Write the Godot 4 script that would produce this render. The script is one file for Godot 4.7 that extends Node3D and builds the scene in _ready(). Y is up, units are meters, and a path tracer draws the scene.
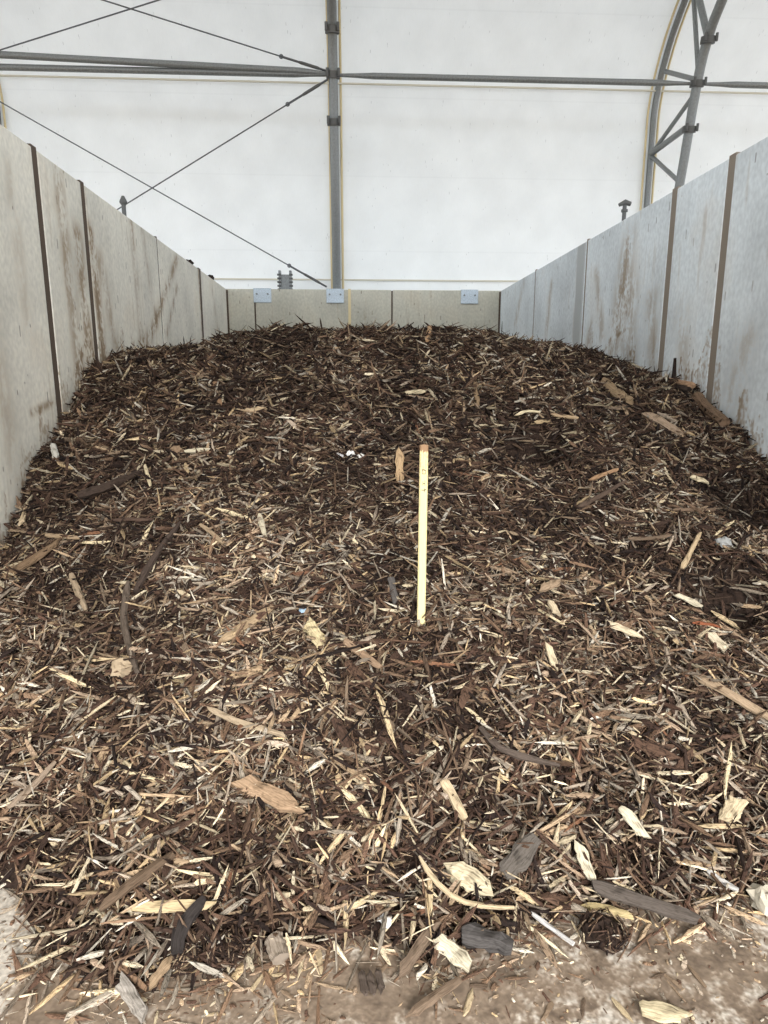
extends Node3D
# A bay of a fabric-covered compost hall: concrete push walls, a pile of wood mulch, a marker stake.
# x right, y up, the bay runs along -z. "d" below is the distance into the bay (d = -z).

const EYE := 1.5
const FOCAL := 650.0            # focal length in pixels of the 768 x 1024 frame
const XL := -2.0                # inner face of the left wall
const XR := 2.56                # inner face of the right wall
const DB := 11.3                # inner face of the back wall
const TOP := 2.95               # height of the walls
const GX0 := -2.05
const GD0 := 0.9
const GS := 0.025

var rng := RandomNumberGenerator.new()
var M := {}
var taken := {}
var c_right: Vector3
var c_up: Vector3
var c_fwd: Vector3
var grid := PackedFloat32Array()
var gw := 0
var gh := 0
var n_big := FastNoiseLite.new()
var n_mid := FastNoiseLite.new()
var n_wet := FastNoiseLite.new()


func _ready() -> void:
	rng.seed = 7
	camera_and_light()
	noises()
	materials()
	height_grid()
	hall()
	walls()
	floor_slab()
	trusses()
	fittings()
	pile()
	floor_grit()
	stake()
	landmarks()
	loose_chips()


# ------------------------------------------------------------------ camera, sky, exposure
func camera_and_light() -> void:
	var cam := Camera3D.new()
	cam.name = "camera"
	cam.fov = rad_to_deg(2.0 * atan(512.0 / FOCAL))
	cam.position = Vector3(0, EYE, 0)
	var pitch := atan(133.0 / FOCAL)
	var yaw := atan(35.0 / FOCAL * cos(pitch))
	cam.rotation = Vector3(-pitch, -yaw, 0)
	cam.far = 300.0
	add_child(cam)
	cam.current = true
	c_right = cam.basis.x
	c_up = cam.basis.y
	c_fwd = -cam.basis.z

	var we := WorldEnvironment.new()
	we.name = "world"
	var e := Environment.new()
	e.background_mode = Environment.BG_SKY
	var sk := ProceduralSkyMaterial.new()      # bright overcast sky
	sk.sky_top_color = Color(0.905, 0.95, 1.0)
	sk.sky_horizon_color = Color(0.93, 0.96, 1.0)
	sk.ground_bottom_color = Color(0.55, 0.54, 0.52)
	sk.ground_horizon_color = Color(0.7, 0.69, 0.67)
	sk.sky_energy_multiplier = 1.0
	sk.sun_angle_max = 0.0
	var sky := Sky.new()
	sky.sky_material = sk
	e.sky = sky
	e.tonemap_mode = Environment.TONE_MAPPER_LINEAR
	e.tonemap_exposure = 3.75
	e.sdfgi_enabled = true
	e.ssao_enabled = true
	e.ssil_enabled = true
	we.environment = e
	add_child(we)

	# the sun behind thin cloud: a wide soft glow high behind the camera, entering by the open long side
	var sun := DirectionalLight3D.new()
	sun.name = "hazy_sun"
	sun.rotation_degrees = Vector3(-29, 8, 0)
	sun.light_color = Color(1.0, 0.99, 0.975)
	sun.light_energy = 0.6
	sun.light_angular_distance = 26.0
	sun.shadow_enabled = true
	sun.sky_mode = DirectionalLight3D.SKY_MODE_LIGHT_ONLY
	add_child(sun)


# ------------------------------------------------------------------ small helpers
func numbered(called: String) -> String:
	if not taken.has(called):
		taken[called] = 0
		return called
	taken[called] += 1
	return "%s_%03d" % [called, taken[called]]


func tag(o: Node, label: String, category := "", group := "", kind := "") -> Node:
	o.set_meta("label", label)
	if category: o.set_meta("category", category)
	if group: o.set_meta("group", group)
	if kind: o.set_meta("kind", kind)
	return o


func base(called: String, at := Vector3.ZERO) -> Node3D:
	var o := Node3D.new()
	o.name = numbered(called)
	o.position = at
	add_child(o)
	return o


func put(called: String, mesh: Mesh, mat: Material, parent: Node = null, xf := Transform3D()) -> MeshInstance3D:
	var o := MeshInstance3D.new()
	o.name = numbered(called) if parent == null else called
	o.mesh = mesh
	o.material_override = mat
	o.transform = xf
	(self if parent == null else parent).add_child(o, true)
	return o


func mat(col: Color, rough := 0.9, metal := 0.0) -> StandardMaterial3D:
	var m := StandardMaterial3D.new()
	m.albedo_color = col
	m.roughness = rough
	m.metallic = metal
	return m


func rgb(r: float, g: float, b: float) -> Color:
	return Color(r / 255.0, g / 255.0, b / 255.0)


func tri(st: SurfaceTool, a: Vector3, b: Vector3, c: Vector3) -> void:
	st.add_vertex(a); st.add_vertex(b); st.add_vertex(c)


func quad(st: SurfaceTool, a: Vector3, b: Vector3, c: Vector3, d: Vector3) -> void:
	tri(st, a, b, c); tri(st, a, c, d)


# box with chamfered edges; uvs from the object's own position times uvs (u from z and x, v from y)
func box_mesh(lo: Vector3, hi: Vector3, ch := 0.0) -> ArrayMesh:
	var st := SurfaceTool.new()
	st.begin(Mesh.PRIMITIVE_TRIANGLES)
	st.set_smooth_group(-1)
	var c := (lo + hi) / 2.0
	var h := (hi - lo) / 2.0
	var k := minf(ch, minf(h.x, minf(h.y, h.z)) * 0.9)
	for ax in 3:
		var u := (ax + 1) % 3
		var v := (ax + 2) % 3
		for s in [-1.0, 1.0]:
			var q := []
			for e in [[-1, -1], [1, -1], [1, 1], [-1, 1]]:
				var p := Vector3.ZERO
				p[ax] = s * h[ax]
				p[u] = e[0] * (h[u] - k)
				p[v] = e[1] * (h[v] - k)
				q.append(c + p)
			if s > 0: quad(st, q[3], q[2], q[1], q[0])
			else: quad(st, q[0], q[1], q[2], q[3])
	if k > 0.0:
		for ax in 3:
			var u := (ax + 1) % 3
			var v := (ax + 2) % 3
			for su in [-1.0, 1.0]:
				for sv in [-1.0, 1.0]:
					var q := []
					for e in [[-1, 0], [1, 0], [1, 1], [-1, 1]]:
						var p := Vector3.ZERO
						p[ax] = e[0] * (h[ax] - k)
						p[u] = su * (h[u] - (k if e[1] == 1 else 0.0))
						p[v] = sv * (h[v] - (0.0 if e[1] == 1 else k))
						q.append(c + p)
					if su * sv > 0: quad(st, q[0], q[1], q[2], q[3])
					else: quad(st, q[3], q[2], q[1], q[0])
	st.generate_normals()
	return st.commit()


# a rod swept along points; ws / ts are half widths across and half thicknesses at each point
func sweep(pts: Array, ws: Array, ts: Array, up: Vector3, sides := 6, smooth := false, rough := 0.0, sd := 1, boxy := 0.0, cut := 0.0) -> ArrayMesh:
	var r := RandomNumberGenerator.new()
	r.seed = sd
	var cuts := [r.randf_range(-cut, cut), r.randf_range(-cut, cut)]
	var rings := []
	var along := 0.0
	var us := []
	for i in pts.size():
		var p: Vector3 = pts[i]
		if i > 0: along += (p - Vector3(pts[i - 1])).length()
		us.append(along)
		var dir: Vector3 = (Vector3(pts[mini(i + 1, pts.size() - 1)]) - Vector3(pts[maxi(i - 1, 0)])).normalized()
		var sidev := dir.cross(up)
		if sidev.length() < 0.01: sidev = dir.cross(Vector3(0.3, 0.2, 1))
		sidev = sidev.normalized()
		var n := sidev.cross(dir).normalized()
		var ring := []
		for k in sides:
			var a := TAU * (k + 0.5) / sides
			var ca := cos(a)
			var sa := sin(a)
			if boxy > 0.0:
				var mx := maxf(absf(ca), absf(sa))
				ca = lerpf(ca, ca / mx, boxy)
				sa = lerpf(sa, sa / mx, boxy)
			var j := 1.0 + rough * r.randf_range(-1, 1)
			var slant: float = 0.0 if cut == 0.0 or (i > 0 and i < pts.size() - 1) else cuts[0 if i == 0 else 1] * ca
			ring.append(p + dir * slant + sidev * ca * float(ws[i]) * j + n * sa * float(ts[i]) * j + dir * rough * float(ws[i]) * r.randf_range(-0.6, 0.6))
		rings.append(ring)
	var st := SurfaceTool.new()
	st.begin(Mesh.PRIMITIVE_TRIANGLES)
	st.set_smooth_group(1 if smooth else -1)
	var lw := float(ws[ws.size() / 2])
	for i in pts.size() - 1:
		for k in sides:
			var k2 := (k + 1) % sides
			var va := float(k) / sides
			var vb := float(k + 1) / sides
			var q := [rings[i][k], rings[i][k2], rings[i + 1][k2], rings[i + 1][k]]
			var uv := [Vector2(us[i], va), Vector2(us[i], vb), Vector2(us[i + 1], vb), Vector2(us[i + 1], va)]
			for t in [0, 2, 1, 0, 3, 2]:
				st.set_uv(uv[t])
				st.add_vertex(q[t])
	st.set_smooth_group(-1)
	for e in [0, pts.size() - 1]:
		var mid := Vector3.ZERO
		for p in rings[e]: mid += p
		mid /= sides
		for k in sides:
			var k2 := (k + 1) % sides
			var t3 := [rings[e][k], rings[e][k2], mid] if e == 0 else [rings[e][k2], rings[e][k], mid]
			for p in t3:
				st.set_uv(Vector2(us[e], 0.5) + Vector2((p - mid).dot(Vector3(1, 0, 0)), (p - mid).dot(Vector3(0, 1, 0))))
				st.add_vertex(p)
	st.generate_normals()
	return st.commit()


func rod(a: Vector3, b: Vector3, r: float, sides := 10) -> ArrayMesh:
	return sweep([a, b], [r, r], [r, r], Vector3(0.13, 0.9, 0.31), sides, true)


func rod_path(pts: Array, r: float, sides := 12) -> ArrayMesh:
	var w := []
	for p in pts: w.append(r)
	return sweep(pts, w, w, Vector3(1, 0, 0.001), sides, true)


# ------------------------------------------------------------------ from a pixel to a place
func ray(px: float, py: float) -> Vector3:
	return c_fwd + c_right * ((px - 384.0) / FOCAL) + c_up * ((512.0 - py) / FOCAL)


func on_x(px: float, py: float, x: float) -> Vector3:
	var d := ray(px, py)
	return Vector3(0, EYE, 0) + d * (x / d.x)


func on_z(px: float, py: float, z: float) -> Vector3:
	var d := ray(px, py)
	return Vector3(0, EYE, 0) + d * (z / d.z)


# where the ray meets the pile or the floor
func hit(px: float, py: float) -> Vector3:
	var d := ray(px, py).normalized()
	var t := 1.0
	while t < 14.0:
		var p := Vector3(0, EYE, 0) + d * t
		if p.y < maxf(0.0, height(p.x, -p.z)): return Vector3(p.x, maxf(0.0, height(p.x, -p.z)), p.z)
		t += 0.006
	return Vector3(0, EYE, 0) + d * 14.0


# ------------------------------------------------------------------ the pile's surface
func noises() -> void:
	for a in [[n_big, 11, 1.3], [n_mid, 12, 4.5], [n_wet, 13, 1.1]]:
		a[0].seed = a[1]
		a[0].frequency = a[2]
		a[0].noise_type = FastNoiseLite.TYPE_SIMPLEX_SMOOTH
		a[0].fractal_octaves = 3


const PL := [[0.9, -0.1], [1.55, 0.0], [2.4, 0.2], [3.3, 0.42], [3.76, 0.57], [4.16, 0.92], [4.67, 1.25], [5.06, 1.45], [5.4, 1.58], [6.0, 1.6], [11.4, 1.55]]
const PC := [[0.9, -0.2], [1.5, 0.0], [2.0, 0.23], [2.65, 0.55], [3.5, 0.97], [4.2, 1.32], [4.8, 1.6], [5.3, 1.79], [5.8, 1.88], [6.5, 1.91], [8.0, 1.88], [11.4, 1.83]]
const PR := [[0.9, -0.1], [1.55, 0.0], [2.3, 0.28], [3.1, 0.62], [3.86, 0.96], [4.17, 1.12], [4.54, 1.29], [4.86, 1.39], [5.35, 1.47], [6.0, 1.54], [11.4, 1.5]]


func profile(t: Array, d: float) -> float:
	for i in t.size() - 1:
		if d <= t[i + 1][0]:
			var k: float = clampf((d - t[i][0]) / (t[i + 1][0] - t[i][0]), 0, 1)
			return lerpf(t[i][1], t[i + 1][1], k)
	return t[t.size() - 1][1]


# hollows and humps seen in the photograph: x, d, radius, depth
var dents := []


func raw_height(x: float, d: float) -> float:
	# the toe runs unevenly over the floor
	var toe := 0.09 * exp(-pow((x + 0.45) / 0.32, 2)) - 0.03 * exp(-pow(x / 0.12, 2)) + 0.09 * exp(-pow((x - 0.22) / 0.14, 2)) - 0.05 * smoothstep(0.4, 0.6, x) + 0.05 * n_mid.get_noise_2d(x, 3.0)
	d += toe * (1.0 - smoothstep(1.6, 2.4, d))
	var c := 0.0
	var w := 0.0
	for o in [-0.16, -0.08, 0.0, 0.08, 0.16]:     # soften the knees of the profiles
		var f: float = 1.0 - absf(o) * 3.0
		var side := 0.0
		var s := 0.0
		if x < 0.3:
			side = profile(PL, d + o)
			s = clampf((0.3 - x) / 2.3, 0, 1)
		else:
			side = profile(PR, d + o)
			s = clampf((x - 0.3) / 2.26, 0, 1)
		c += f * lerpf(profile(PC, d + o), side, pow(s, 2.5))
		w += f
	var h := c / w
	var room := clampf((d - 1.4) / 0.5, 0.25, 1.0)
	h += room * (0.075 * n_big.get_noise_2d(x, d) + (0.035 + 0.03 * smoothstep(3.0, 4.5, d)) * n_mid.get_noise_2d(x, d))
	h -= 0.3 * exp(-(Vector2(x, d) - Vector2(-1.1, 1.58)).length_squared() / 0.02)      # bare corner of floor
	for q in dents:
		var r2: float = (Vector2(x, d) - Vector2(q[0], q[1])).length_squared() / (q[2] * q[2])
		if r2 < 6.0: h += q[3] * exp(-r2)
	return h


func height_grid() -> void:
	gw = int((2.6 - GX0) / GS) + 2
	gh = int((11.4 - GD0) / GS) + 2
	grid.resize(gw * gh)
	for pass_no in 2:
		if pass_no == 1:
			for q in [[528, 438, 0.19, -0.27], [735, 592, 0.13, -0.2], [105, 492, 0.2, -0.08], [742, 500, 0.18, -0.14], [545, 520, 0.14, -0.08], [60, 590, 0.18, -0.06], [345, 462, 0.12, -0.06], [700, 590, 0.12, -0.06], [290, 350, 0.25, -0.06], [640, 395, 0.25, 0.06], [300, 340, 0.5, 0.03], [190, 560, 0.2, 0.04]]:
				var p := hit(q[0], q[1])
				dents.append([p.x, -p.z, q[2], q[3]])
		for j in gh:
			for i in gw:
				if pass_no == 1:
					var near := false
					for q in dents:
						if (Vector2(GX0 + i * GS, GD0 + j * GS) - Vector2(q[0], q[1])).length() < q[2] * 2.5: near = true
					if not near: continue
				grid[j * gw + i] = raw_height(GX0 + i * GS, GD0 + j * GS)


func height(x: float, d: float) -> float:
	var u := clampf((x - GX0) / GS, 0.0, gw - 1.001)
	var v := clampf((d - GD0) / GS, 0.0, gh - 1.001)
	if d < GD0: return -0.2
	var i := int(u)
	var j := int(v)
	u -= i
	v -= j
	var o := j * gw + i
	return lerpf(lerpf(grid[o], grid[o + 1], u), lerpf(grid[o + gw], grid[o + gw + 1], u), v)


func normal_at(x: float, d: float) -> Vector3:
	if height(x, d) <= 0.0: return Vector3.UP
	var e := 0.05
	var hx := (height(x + e, d) - height(x - e, d)) / (2 * e)
	var hd := (height(x, d + e) - height(x, d - e)) / (2 * e)
	return Vector3(-hx, 1, hd).normalized()


# ------------------------------------------------------------------ materials
func image_texture(im: Image) -> ImageTexture:
	return ImageTexture.create_from_image(im)


func materials() -> void:
	# wood grain: long fibres along u
	var n := FastNoiseLite.new()
	n.seed = 3
	n.frequency = 1.0
	n.fractal_octaves = 3
	var im := Image.create(256, 128, false, Image.FORMAT_RGB8)
	var soft := Image.create(256, 128, false, Image.FORMAT_RGB8)
	for y in 128:
		for x in 256:
			var f := n.get_noise_2d(x * 0.012, y * 0.24)
			var g := n.get_noise_2d(x * 0.05 + 90.0, y * 0.7)
			var e := n.get_noise_2d(x * 0.02 + 300.0, y * 0.03)
			var v := clampf(0.92 + 0.5 * f + 0.3 * g - 1.1 * maxf(0.0, e - 0.12), 0.28, 1.0)
			im.set_pixel(x, y, Color(v, v * lerpf(0.97, 1.0, v), v * lerpf(0.93, 1.0, v)))
			v = clampf(0.95 + 0.26 * f + 0.2 * g - 0.5 * maxf(0.0, e - 0.15), 0.4, 1.0)
			soft.set_pixel(x, y, Color(v, v * lerpf(0.96, 1.0, v), v * lerpf(0.9, 1.0, v)))
	M.soft_grain = image_texture(soft)
	M.grain_tex = image_texture(im)
	var w := mat(Color.WHITE, 0.88)
	w.albedo_texture = M.grain_tex
	w.vertex_color_use_as_albedo = true
	w.metallic_specular = 0.3
	M.chip = w

	var fine := NoiseTexture2D.new()
	fine.seamless = true
	fine.width = 512
	fine.height = 512
	var fn := FastNoiseLite.new()
	fn.seed = 21
	fn.frequency = 0.05
	fn.fractal_octaves = 4
	fine.noise = fn
	var ramp := Gradient.new()
	ramp.set_color(0, rgb(22, 16, 13))
	ramp.set_color(1, rgb(68, 52, 42))
	fine.color_ramp = ramp
	var soil := mat(Color.WHITE, 0.95)
	soil.albedo_texture = fine
	soil.uv1_triplanar = true
	soil.uv1_world_triplanar = true
	soil.uv1_scale = Vector3(2.2, 2.2, 2.2)
	soil.metallic_specular = 0.3
	M.soil = soil

	var galv := mat(rgb(138, 141, 140), 0.45, 0.35)
	galv.albedo_texture = speckle(5, 0.82, 1.0)
	galv.uv1_triplanar = true
	galv.uv1_scale = Vector3(3, 3, 3)
	M.steel = galv
	var plate := mat(rgb(205, 216, 224), 0.5, 0.25)
	plate.albedo_texture = speckle(8, 0.8, 1.0)
	plate.uv1_triplanar = true
	plate.uv1_scale = Vector3(4, 4, 4)
	M.plate = plate
	M.keder = mat(rgb(214, 196, 152), 0.6)
	M.rail = mat(rgb(206, 200, 182), 0.7)
	M.cable = mat(rgb(92, 94, 96), 0.5, 0.5)
	M.dark_steel = mat(rgb(92, 92, 90), 0.6, 0.3)
	M.filler = mat(rgb(136, 124, 110), 0.95)
	M.strip = mat(rgb(176, 178, 176), 0.9)
	M.filler_dark = mat(rgb(86, 72, 60), 0.95)


func speckle(sd: int, lo: float, hi: float) -> Texture2D:
	var t := NoiseTexture2D.new()
	t.seamless = true
	t.width = 256
	t.height = 256
	var fn := FastNoiseLite.new()
	fn.seed = sd
	fn.frequency = 0.04
	fn.fractal_octaves = 4
	t.noise = fn
	var g := Gradient.new()
	g.set_color(0, Color(lo, lo, lo))
	g.set_color(1, Color(hi, hi, hi))
	t.color_ramp = g
	return t


# ------------------------------------------------------------------ the fabric hall
const SKIN := [[-12.45, 0.0], [-12.45, 3.0], [-12.45, 5.5], [-12.4, 6.3], [-12.07, 6.96], [-11.58, 7.46], [-10.8, 8.0], [-9.2, 8.75], [-6.5, 9.7], [-3.2, 10.5], [0.0, 10.8], [3.2, 10.5], [6.5, 9.7], [9.2, 8.75], [10.8, 8.0], [11.58, 7.46], [12.07, 6.96], [12.4, 6.3], [12.45, 5.5], [12.45, 3.0], [12.45, 0.0]]
const OPEN_FROM := 54          # the fabric stops here: the long side behind the camera is open
const ARCHES := [-5.86, -0.19, 5.42]


func spline(t: Array, steps: int) -> Array:
	var out := []
	for i in t.size() - 1:
		var a: Array = t[maxi(i - 1, 0)]
		var b: Array = t[i]
		var c: Array = t[i + 1]
		var e: Array = t[mini(i + 2, t.size() - 1)]
		for k in steps:
			var p := Vector2(b[0], b[1]).cubic_interpolate(Vector2(c[0], c[1]), Vector2(a[0], a[1]), Vector2(e[0], e[1]), float(k) / steps)
			out.append(p)
	out.append(Vector2(t[t.size() - 1][0], t[t.size() - 1][1]))
	return out


func hall() -> void:
	# woven membrane: faint cloudiness, weld bands and small mould specks
	var n1 := FastNoiseLite.new()
	n1.seed = 31
	n1.frequency = 0.006
	n1.fractal_octaves = 4
	var cloud := n1.get_seamless_image(1024, 1024)
	var n2 := FastNoiseLite.new()
	n2.seed = 32
	n2.frequency = 0.2
	var weave := n2.get_seamless_image(1024, 1024)
	var im := Image.create(1024, 1024, false, Image.FORMAT_RGB8)
	for y in 1024:
		for x in 1024:
			var v := 0.925 + 0.035 * (cloud.get_pixel(x, y).r - 0.5) + 0.012 * (weave.get_pixel(x, (y / 6) % 1024).r - 0.5)
			if y % 256 < 5: v -= 0.012
			im.set_pixel(x, y, Color(v * 0.992, v, v * 0.994))
	var r := RandomNumberGenerator.new()
	r.seed = 33
	for i in 240:
		var x := r.randi_range(4, 1018)
		var y := r.randi_range(4, 1000)
		var l := r.randi_range(1, 9)
		var f := r.randf_range(0.72, 0.93)
		for k in l:
			var px := x + int(k * r.randf_range(-0.15, 0.15))
			im.set_pixel(px, y + k, im.get_pixel(px, y + k) * Color(f, f, f))
	var fab := mat(Color.WHITE, 0.75)
	fab.albedo_texture = image_texture(im)
	fab.backlight_enabled = true
	fab.backlight = Color(0.5, 0.5, 0.5)
	fab.cull_mode = BaseMaterial3D.CULL_DISABLED
	fab.metallic_specular = 0.3
	M.fabric = fab
	var root := base("ceiling")
	tag(root, "white translucent fabric cover of the arched hall above the concrete walls", "ceiling", "", "structure")
	var line := spline(SKIN, 4)
	var cuts := [-22.0, -16.7, -11.2, -5.86, -0.19, 5.42, 11.0, 16.5, 22.0]
	for c in cuts.size() - 1:
		var st := SurfaceTool.new()
		st.begin(Mesh.PRIMITIVE_TRIANGLES)
		st.set_smooth_group(0)
		var run := 0.0
		for i in OPEN_FROM:
			var a: Vector2 = line[i]
			var b: Vector2 = line[i + 1]
			var l := a.distance_to(b)
			var q := [Vector3(cuts[c], a.y, a.x), Vector3(cuts[c + 1], a.y, a.x), Vector3(cuts[c + 1], b.y, b.x), Vector3(cuts[c], b.y, b.x)]
			for t in [0, 2, 1, 0, 3, 2]:
				st.set_uv(Vector2((q[t].x + 22.0) / 5.0, (run + (l if t > 1 else 0.0)) / 5.0))
				st.add_vertex(q[t])
			run += l
		st.generate_normals()
		put("fabric_panel", st.commit(), M.fabric, root)


# ------------------------------------------------------------------ concrete walls
# smears of brown: d0, y0, d1, y1, half width, strength
const SMEAR_L := [[5.0, 2.75, 5.05, 1.5, 0.10, 0.55], [5.25, 2.4, 5.3, 1.5, 0.1, 0.75], [5.52, 2.5, 5.58, 1.7, 0.08, 1.0], [5.7, 2.35, 5.9, 1.75, 0.1, 0.5], [6.55, 2.95, 6.6, 2.05, 0.07, 0.55], [6.9, 2.85, 7.1, 2.2, 0.06, 0.4], [6.95, 1.95, 8.0, 2.75, 0.07, 0.75], [7.6, 2.05, 8.05, 2.5, 0.05, 0.55], [6.6, 1.85, 7.1, 2.05, 0.07, 0.3], [9.3, 2.9, 9.33, 2.0, 0.06, 0.6], [10.2, 2.7, 10.4, 2.3, 0.1, 0.35], [4.3, 2.6, 4.32, 1.9, 0.08, 0.25], [3.9, 1.7, 4.0, 0.9, 0.1, 0.3], [4.3, 1.3, 4.6, 1.35, 0.03, 0.7], [5.2, 1.75, 5.0, 1.55, 0.03, 0.6]]
const SMEAR_R := [[6.2, 2.6, 6.35, 1.9, 0.16, 0.6], [6.05, 2.2, 6.0, 1.7, 0.2, 0.4], [6.9, 2.5, 6.7, 2.0, 0.08, 0.4], [7.0, 2.0, 7.05, 1.85, 0.1, 0.5], [5.6, 2.1, 5.5, 1.65, 0.12, 0.4], [5.05, 1.9, 4.95, 1.55, 0.12, 0.3], [8.5, 2.6, 8.6, 2.1, 0.07, 0.4], [7.5, 2.9, 7.52, 1.9, 0.06, 0.45], [9.9, 2.8, 10.2, 2.4, 0.08, 0.4], [4.2, 1.7, 4.3, 1.4, 0.12, 0.3], [6.35, 1.95, 6.55, 1.8, 0.03, 0.8], [6.3, 1.9, 6.1, 1.95, 0.02, 0.7]]


func concrete_image(side: int, tone: Color, smears: Array, bounds: Array) -> Image:
	var w := 1280
	var h := 320
	var n := FastNoiseLite.new()
	n.seed = 40 + side
	n.frequency = 1.0
	n.fractal_octaves = 4
	var r := RandomNumberGenerator.new()
	r.seed = 50 + side
	var im := Image.create(w, h, false, Image.FORMAT_RGB8)
	var tones := []
	for b in bounds.size() + 1: tones.append(r.randf_range(-0.02, 0.02))
	var brown := rgb(130, 108, 84)
	for i in w:
		var d := 12.0 * (i + 0.5) / w
		var which := 0
		for b in bounds:
			if d > b: which += 1
		var x := XL + 0.02 if side == 0 else XR - 0.02
		var hp := height(x, d) if side < 2 else 0.0
		for j in h:
			var y := 3.0 * (1.0 - (j + 0.5) / h)
			var a := n.get_noise_2d(d * 0.9, y * 0.8)
			var s := n.get_noise_2d(d * 7.0 + 40.0, y * 0.7)
			var f := n.get_noise_2d(d * 26.0, y * 17.0 + 70.0)
			var v: float = 1.0 + 0.12 * a + 0.03 * s + 0.08 * f + tones[which]
			var col := Color(tone.r * v, tone.g * v, tone.b * v)
			var br := clampf(0.8 * (s - 0.38), 0.0, 0.2) + clampf(0.35 * (a - 0.25), 0.0, 0.15)
			for q in smears:
				var p0 := Vector2(q[0], q[1])
				var dv := Vector2(q[2], q[3]) - p0
				var t: float = clampf((Vector2(d, y) - p0).dot(dv) / dv.length_squared(), -0.15, 1.15)
				var off := (Vector2(d, y) - p0 - dv * t).length() / float(q[4])
				if off < 2.0:
					var g := n.get_noise_2d(d * 8.0 + 20.0, y * 2.4) + 0.9 * f
					br += q[5] * exp(-off * off * 1.3) * clampf(0.55 + 1.3 * g, 0.0, 1.0)
			if side < 2:
				var up: float = y - hp
				var reach: float = 0.14 + 0.5 * n.get_noise_2d(d * 3.0 + 11.0, 4.0) + 0.2 * n.get_noise_2d(d * 14.0, y * 6.0)
				if up < reach: br += 0.55 * clampf(0.5 + 1.6 * (f + 0.5 * s), 0.0, 1.0)
			col = col.lerp(brown, clampf(br, 0.0, 0.85))
			im.set_pixel(i, j, col)
	for k in 420:      # pinholes and scrapes
		var px := r.randi_range(2, w - 3)
		var py := r.randi_range(4, h - 14)
		var c := r.randf_range(0.6, 0.85)
		for l in r.randi_range(1, 7):
			im.set_pixel(px, py + l, im.get_pixel(px, py + l) * Color(c, c * 0.97, c * 0.94))
	return im


func concrete(im: Image, sd: int) -> StandardMaterial3D:
	var m := mat(Color.WHITE, 0.86)
	m.albedo_texture = image_texture(im)
	m.metallic_specular = 0.35
	return m


# a panel between two distances along the wall; face at +/- x, uv from place on the wall
func wall_panel(d0: float, d1: float, x0: float, x1: float, along_x: bool, top: float) -> ArrayMesh:
	var lo := Vector3(minf(x0, x1), -0.05, -d1)
	var hi := Vector3(maxf(x0, x1), top, -d0)
	if along_x:
		lo = Vector3(d0, -0.05, minf(x0, x1))
		hi = Vector3(d1, top, maxf(x0, x1))
	var src := box_mesh(lo, hi, 0.008)
	var arr := src.surface_get_arrays(0)
	var uv := PackedVector2Array()
	for p in arr[Mesh.ARRAY_VERTEX]:
		uv.append(Vector2((p.x + 3.0 if along_x else -p.z) / 12.0, 1.0 - p.y / 3.0))
	arr[Mesh.ARRAY_TEX_UV] = uv
	var out := ArrayMesh.new()
	out.add_surface_from_arrays(Mesh.PRIMITIVE_TRIANGLES, arr)
	return out


func walls() -> void:
	var bl := [0.7, 2.68, 4.66, 5.43, 7.38, 9.39, 11.3]
	var br := [0.7, 2.62, 4.58, 5.36, 7.26, 9.24, 11.3]
	var gaps_l := [0, 0.03, 0.075, 0.075, 0.03, 0.12, 0]
	var gaps_r := [0, 0.03, 0.08, 0.085, 0.04, 0.04, 0]
	M.conc_l = concrete(concrete_image(0, rgb(218, 213, 200), SMEAR_L, bl), 1)
	M.conc_r = concrete(concrete_image(1, rgb(217, 222, 223), SMEAR_R, br), 2)
	M.conc_b = concrete(concrete_image(2, rgb(190, 186, 171), [], [1.46, 3.73]), 3)
	for side in 2:
		var b: Array = bl if side == 0 else br
		var g: Array = gaps_l if side == 0 else gaps_r
		var x: float = XL if side == 0 else XR
		var o: float = -1.0 if side == 0 else 1.0
		var root := base("wall_left" if side == 0 else "wall_right")
		tag(root, "warm grey precast concrete push wall with brown smears" if side == 0 else "cool blue-grey precast concrete push wall with dark joints", "wall", "", "structure")
		for i in b.size() - 1:
			var a: float = b[i] + g[i] / 2.0
			var e: float = b[i + 1] - g[i + 1] / 2.0
			put("panel", wall_panel(a, e, x, x + o * 0.2, false, TOP), M.conc_l if side == 0 else M.conc_r, root)
			if g[i] > 0.0:
				put("joint_filler", box_mesh(Vector3(minf(x + o * 0.004, x + o * 0.17), -0.05, -b[i] - g[i] / 2.0), Vector3(maxf(x + o * 0.004, x + o * 0.17), TOP + 0.015, -b[i] + g[i] / 2.0)), M.filler_dark if side == 0 else M.filler, root)
		if side == 1:     # narrow cover strip beside the third joint
			put("cover_strip", wall_panel(7.30, 7.52, x - 0.012, x + 0.02, false, TOP - 0.01), M.strip, root)
	var rb := base("wall_back")
	tag(rb, "beige grey concrete back wall rising behind the mulch crest", "wall", "", "structure")
	var bx := [XL - 0.2, -1.54, 0.73, XR + 0.2]
	for i in 3:
		put("panel", wall_panel(bx[i] + 0.012, bx[i + 1] - 0.012, -DB, -DB - 0.2, true, TOP), M.conc_b, rb)
		if i > 0:
			put("joint_filler", box_mesh(Vector3(bx[i] - 0.012, -0.05, -DB - 0.17), Vector3(bx[i] + 0.012, TOP - 0.01, -DB - 0.02)), M.filler_dark, rb)
	for x in [XL, XR - 0.03]:
		put("joint_filler", box_mesh(Vector3(x, -0.05, -DB), Vector3(x + 0.03, TOP - 0.02, -DB + 0.008)), M.filler_dark, rb)
	put("strap", box_mesh(Vector3(0.0, 0.5, -DB), Vector3(0.045, TOP + 0.01, -DB + 0.006)), M.keder, rb)


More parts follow.
